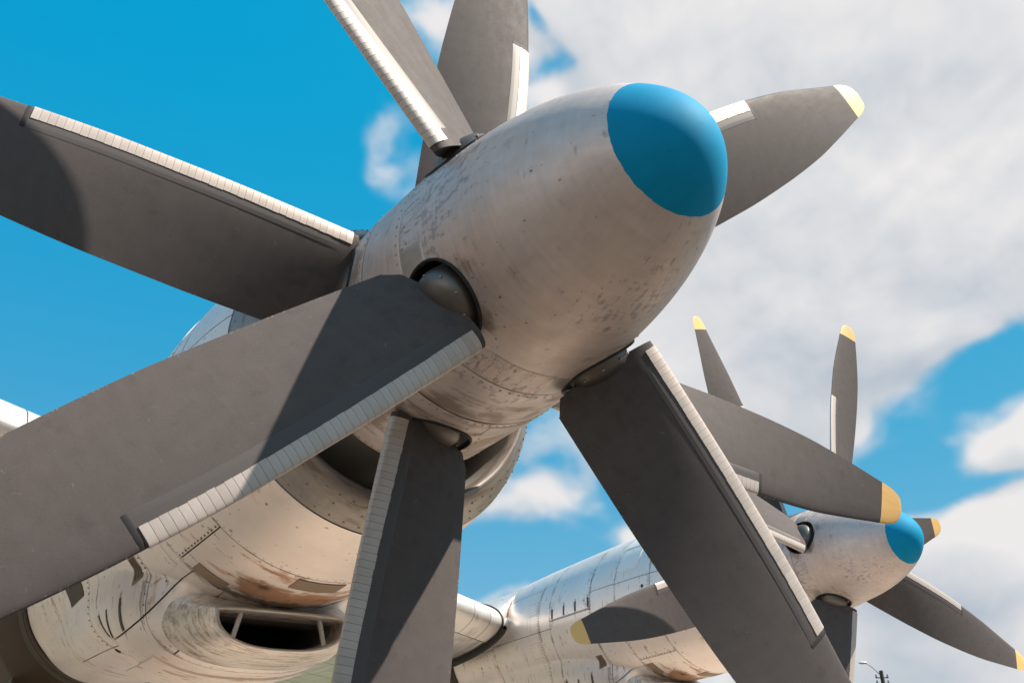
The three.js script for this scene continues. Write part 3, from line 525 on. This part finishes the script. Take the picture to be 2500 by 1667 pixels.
nacelle('near', 'inner engine nacelle with a rust-stained oval oil cooler intake underneath');
nacelle('far', 'outer engine nacelle with a white bolted hatch on its blue-reflecting side');

// wing: section at spanwise station z (world, relative to the near axis)
const wLE = z => ({ x: TIP - 6.10 + 0.639 * z, y: HUB + 0.64 + 0.007 * (z - 1.1) });
const WC = 8.2;
function wingPt(z, xi, side, lift = 0) { // xi 0..1
  const { x, y } = wLE(z), t = 0.096;
  const yt = 5 * t * (0.2969 * Math.sqrt(xi) - 0.126 * xi - 0.3516 * xi * xi + 0.2843 * xi ** 3 - 0.1036 * xi ** 4) * WC, cam = 0.012 * WC * Math.sin(Math.PI * Math.pow(xi, 0.7));
  const th = Math.atan2(1, 1);
  const nx = Math.max(0, 1 - Math.sqrt(xi) * 3.2);
  return [x - xi * WC + lift * nx, y + cam + side * (yt + lift * (1 - nx)), z];
}
{
  const wing = new THREE.Group(); wing.name = 'wing'; aircraft.add(wing);
  const skinTex = tex(512, 512, (u, v) => { const k = 0.66 + 0.10 * fbm(u * 30, v * 5, 3, 4) + 0.05 * N3(u * 200, v * 8, 2), d = sstep(0.15, 0.4, fbm(u * 12, v * 12, 9, 5)); return [mix(k, 0.2, d * 0.4), mix(k * 0.97, 0.16, d * 0.4), mix(k * 0.93, 0.12, d * 0.4)]; }, true);
  const bumpT = tex(512, 128, (u, v) => { const k = 0.5 + 0.5 * Math.sin(u * Math.PI * 2 * 24 + 2 * N3(u * 8, v * 4, 1)) * 0.6 + 0.2 * N3(u * 90, v * 9, 2); return [k, k, k]; });
  M.wing = new THREE.MeshStandardMaterial({ map: skinTex, roughness: 0.3, metalness: 0.85, bumpMap: bumpT, bumpScale: 0.008 });
  M.wingLE = new THREE.MeshStandardMaterial({ map: skinTex, roughness: 0.42, metalness: 0.6 });
  const zs = [5.4, 3, 1.6, 0.8, 0, -1.5, -3, -4.4, -5.2, -6, -7.5, -10, -13];
  const xiU = [0.05, 0.12, 0.2, 0.3, 0.42, 0.55, 0.7, 0.85, 1], prof = [...xiU.slice().reverse().map(x => [x, 1])], low = xiU.map(x => [x, -1]);
  const mk = list => gridGeo(zs.map(z => list.map(([x, s]) => wingPt(z, x, s))), zs.map(z => list.map(([x]) => [z / 4, x * 2])), true);
  add(wing, 'upper_skin', mk(prof), M.wing); 
  // lower skin in spanwise panels with gaps between them, dark spar box behind
  const cuts = [0.05, 0.16, 0.27, 0.38, 0.5, 0.62, 0.74]; for (let i = 0; i < cuts.length - 1; i++) { const L = []; for (let q = 0; q <= 4; q++) L.push([mix(cuts[i] + 0.0012, cuts[i + 1] - 0.0012, q / 4), -1]); add(wing, 'lower_skin_panel', mk(L), M.wing); }
  const fl = [0.742, 0.82, 0.91, 1].map(x => [x, -1]); add(wing, 'flap', mk(fl), M.dirtMetal);
  const inner = [[0.98, 1], [0.7, 1], [0.4, 1], [0.2, 1], [0.06, 1], [0.02, 1], [0.0, 1], [0.02, -1], [0.06, -1], [0.2, -1], [0.4, -1], [0.7, -1], [0.98, -1]];
  add(wing, 'spar_box', gridGeo(zs.map(z => inner.map(([x, s]) => wingPt(z, x * 0.97 + 0.01, s, -0.02))), null, true), M.black);
  // leading edge in separate pieces
  const LEz = [5.4, 3.6, 2.4, 1.14, 0.2, -1.2, -2.4, -3.6, -4.42, -4.78, -5.6, -7.2, -8.8, -10.4, -13];
  const lx = []; for (let i = 0; i <= 9; i++) lx.push([0.0492 * (1 - i / 9) ** 2, 1]); for (let i = 1; i <= 9; i++) lx.push([0.0492 * (i / 9) ** 2, -1]);
  for (let i = 0; i < LEz.length - 1; i++) { const a = LEz[i] - 0.004, b = LEz[i + 1] + 0.004, rows = []; for (let q = 0; q <= 3; q++) { const z = mix(a, b, q / 3); rows.push(lx.map(([x, s]) => wingPt(z, x, s, 0.002))); } add(wing, 'leading_edge_panel', gridGeo(rows, rows.map((r, q) => r.map((_, k) => [mix(a, b, q / 3) / 4, k / 18 * 0.14])), true), M.wingLE); }
  // root fairing, seal and painted gap shade on the starboard flank of each nacelle
  for (const eng of ['near', 'far']) {
    const c = EC[eng], zb = c.z + 0.93, cols = 20, A = [], B = [], Mid = [];
    for (let i = 0; i <= cols; i++) {
      const t = i / cols, k = t < 0.55 ? t / 0.55 : (t - 0.55) / 0.45;
      const pb = t < 0.55 ? wingPt(zb, 0.07 * (1 - k) ** 2, 1, 0.012) : wingPt(zb, 0.18 * k * k, -1, 0.012); B.push(pb);
      const yr = clamp((pb[1] - c.y) / 0.86, -0.98, 0.98), th = eng === 'near' ? Math.acos(yr * 0.98) / D2R : mix(36, 96, t);
      const sA = Math.max(5.72, c.x - pb[0] - 0.34), pa = nacPt(sA, th, 0.004); A.push([pa[0] + c.x, pa[1] + c.y, pa[2] + c.z]);
      Mid.push([(A[i][0] * 0.55 + pb[0] * 0.45), (A[i][1] * 0.6 + pb[1] * 0.4), (A[i][2] * 0.65 + pb[2] * 0.35)]);
    }
    add(wing, 'root_fairing', gridGeo([A, Mid, B], null, false), M.wingLE);
    add(wing, 'root_seal_and_shade', new THREE.TubeGeometry(new THREE.CatmullRomCurve3(B.map(p => V3(p[0], p[1], p[2] + 0.006))), 60, 0.016, 8), M.seal);
    add(wing, 'root_seal_and_shade', new THREE.TubeGeometry(new THREE.CatmullRomCurve3(B.slice(12).map((p, i) => V3(p[0], p[1] - 0.012 - 0.002 * i, p[2] - 0.02))), 40, 0.045, 10), M.seal);  // thick black tube stands in for shade in the gap below the wing root
  }
}
{ // fuselage on the starboard side: it closes that side of the place and throws sunlight back on the nacelle flank
  const f = new THREE.LatheGeometry([[0.05, 17], [0.55, 16.6], [1.0, 15.6], [1.32, 13.6], [1.45, 11], [1.45, -12], [1.3, -17], [0.9, -22], [0.4, -26], [0.05, -27]].map(([r, y]) => new THREE.Vector2(r, y)).reverse(), 64); f.rotateZ(-Math.PI / 2); f.translate(0, HUB + 0.35, 6.2);
  add(aircraft, 'fuselage', f, new THREE.MeshStandardMaterial({ map: tex(512, 512, (u, v) => { const k = 0.6 + 0.1 * fbm(u * 20, v * 30, 3, 5); return [k * 1.02, k * 0.97, k * 0.92]; }, true), roughness: 0.45, metalness: 0.35 }));
}
{ // main landing gear behind the inner nacelle: leg, brace, doors and a four-wheel bogie
  const gx = TIP - 9.3, gy = HUB, W = 0.62;
  add(aircraft, 'gear_leg', tube(V3(gx, gy + 0.2, 0), V3(gx, W, 0), 0.13, 20), M.cuff);
  add(aircraft, 'gear_brace', tube(V3(gx - 1.6, gy - 0.2, 0), V3(gx, gy - 1.6, 0), 0.06, 12), M.cuff);
  for (const z of [-0.62, 0.62]) { const d = add(aircraft, 'gear_door', box(2.6, 1.0, 0.03, 0.01), M.dirtMetal); d.position.set(gx + 0.1, gy - 0.85, z); d.rotation.x = z > 0 ? -0.08 : 0.08; }
  add(aircraft, 'bogie_beam', tube(V3(gx - 0.75, W, 0), V3(gx + 0.75, W, 0), 0.1, 16), M.cuff);
  for (const x of [-0.72, 0.72]) for (const z of [-0.45, 0.45]) {
    const w = new THREE.Group(); w.name = 'wheel'; w.position.set(gx + x, W, z); aircraft.add(w);
    const ty = new THREE.LatheGeometry([[0.3, -0.17], [0.5, -0.2], [0.59, -0.16], [0.62, -0.06], [0.62, 0.06], [0.59, 0.16], [0.5, 0.2], [0.3, 0.17]].map(([r, y]) => new THREE.Vector2(r, y)), 40); ty.rotateX(Math.PI / 2); add(w, 'tyre', ty, M.seal);
    const rm = new THREE.CylinderGeometry(0.3, 0.3, 0.3, 32); rm.rotateX(Math.PI / 2); add(w, 'rim', rm, M.cuff);
  }
}

// ------------------------------------------------------------------ street lamp beyond the airfield edge
{
  const g = thing('street_lamp', 'slim wooden pole with a single curved lamp arm and small insulators', 'lamp post');
  const top = V3(-27.92, HUB + 4.81, -37.19), foot = V3(-27.75, -0.1, -37.3);
  const wood = new THREE.MeshStandardMaterial({ color: rgb(0.075, 0.05, 0.04), roughness: 0.9 }), grey = new THREE.MeshStandardMaterial({ color: rgb(0.25, 0.26, 0.28), roughness: 0.5 });
  g.position.copy(foot); const L = v => v.clone().sub(foot);
  const d = L(top), pole = new THREE.CylinderGeometry(0.085, 0.14, d.length(), 14); pole.translate(0, d.length() / 2, 0); pole.applyQuaternion(new THREE.Quaternion().setFromUnitVectors(V3(0, 1, 0), d.clone().normalize())); add(g, 'pole', pole, wood);
  const dir = V3(-0.53, 0, 0.85), P = (h, o) => d.clone().add(dir.clone().multiplyScalar(h)).add(V3(0, o, 0));
  const arm = new THREE.CatmullRomCurve3([P(0, -0.25), P(0.2, -0.02), P(0.42, 0.2), P(0.64, 0.34)]); add(g, 'lamp_arm', new THREE.TubeGeometry(arm, 20, 0.02, 8), grey);
  const head = new THREE.SphereGeometry(0.1, 14, 10); head.scale(2.0, 0.6, 0.9); head.rotateY(Math.atan2(-dir.z, dir.x)); head.translate(...P(0.74, 0.35).toArray()); add(g, 'lamp_head', head, new THREE.MeshStandardMaterial({ color: rgb(0.6, 0.62, 0.64), roughness: 0.4 }));
  for (const o of [-0.3, -0.55]) { const cb = tube(P(-0.28, o), P(0.28, o), 0.022, 8); add(g, 'crossbar', cb, wood); for (const q of [-0.25, 0.25]) { const ins = new THREE.CylinderGeometry(0.035, 0.045, 0.12, 10); ins.translate(...P(q, o + 0.08).toArray()); add(g, 'insulator', ins, grey); } }
}

renderer.render(scene, camera);
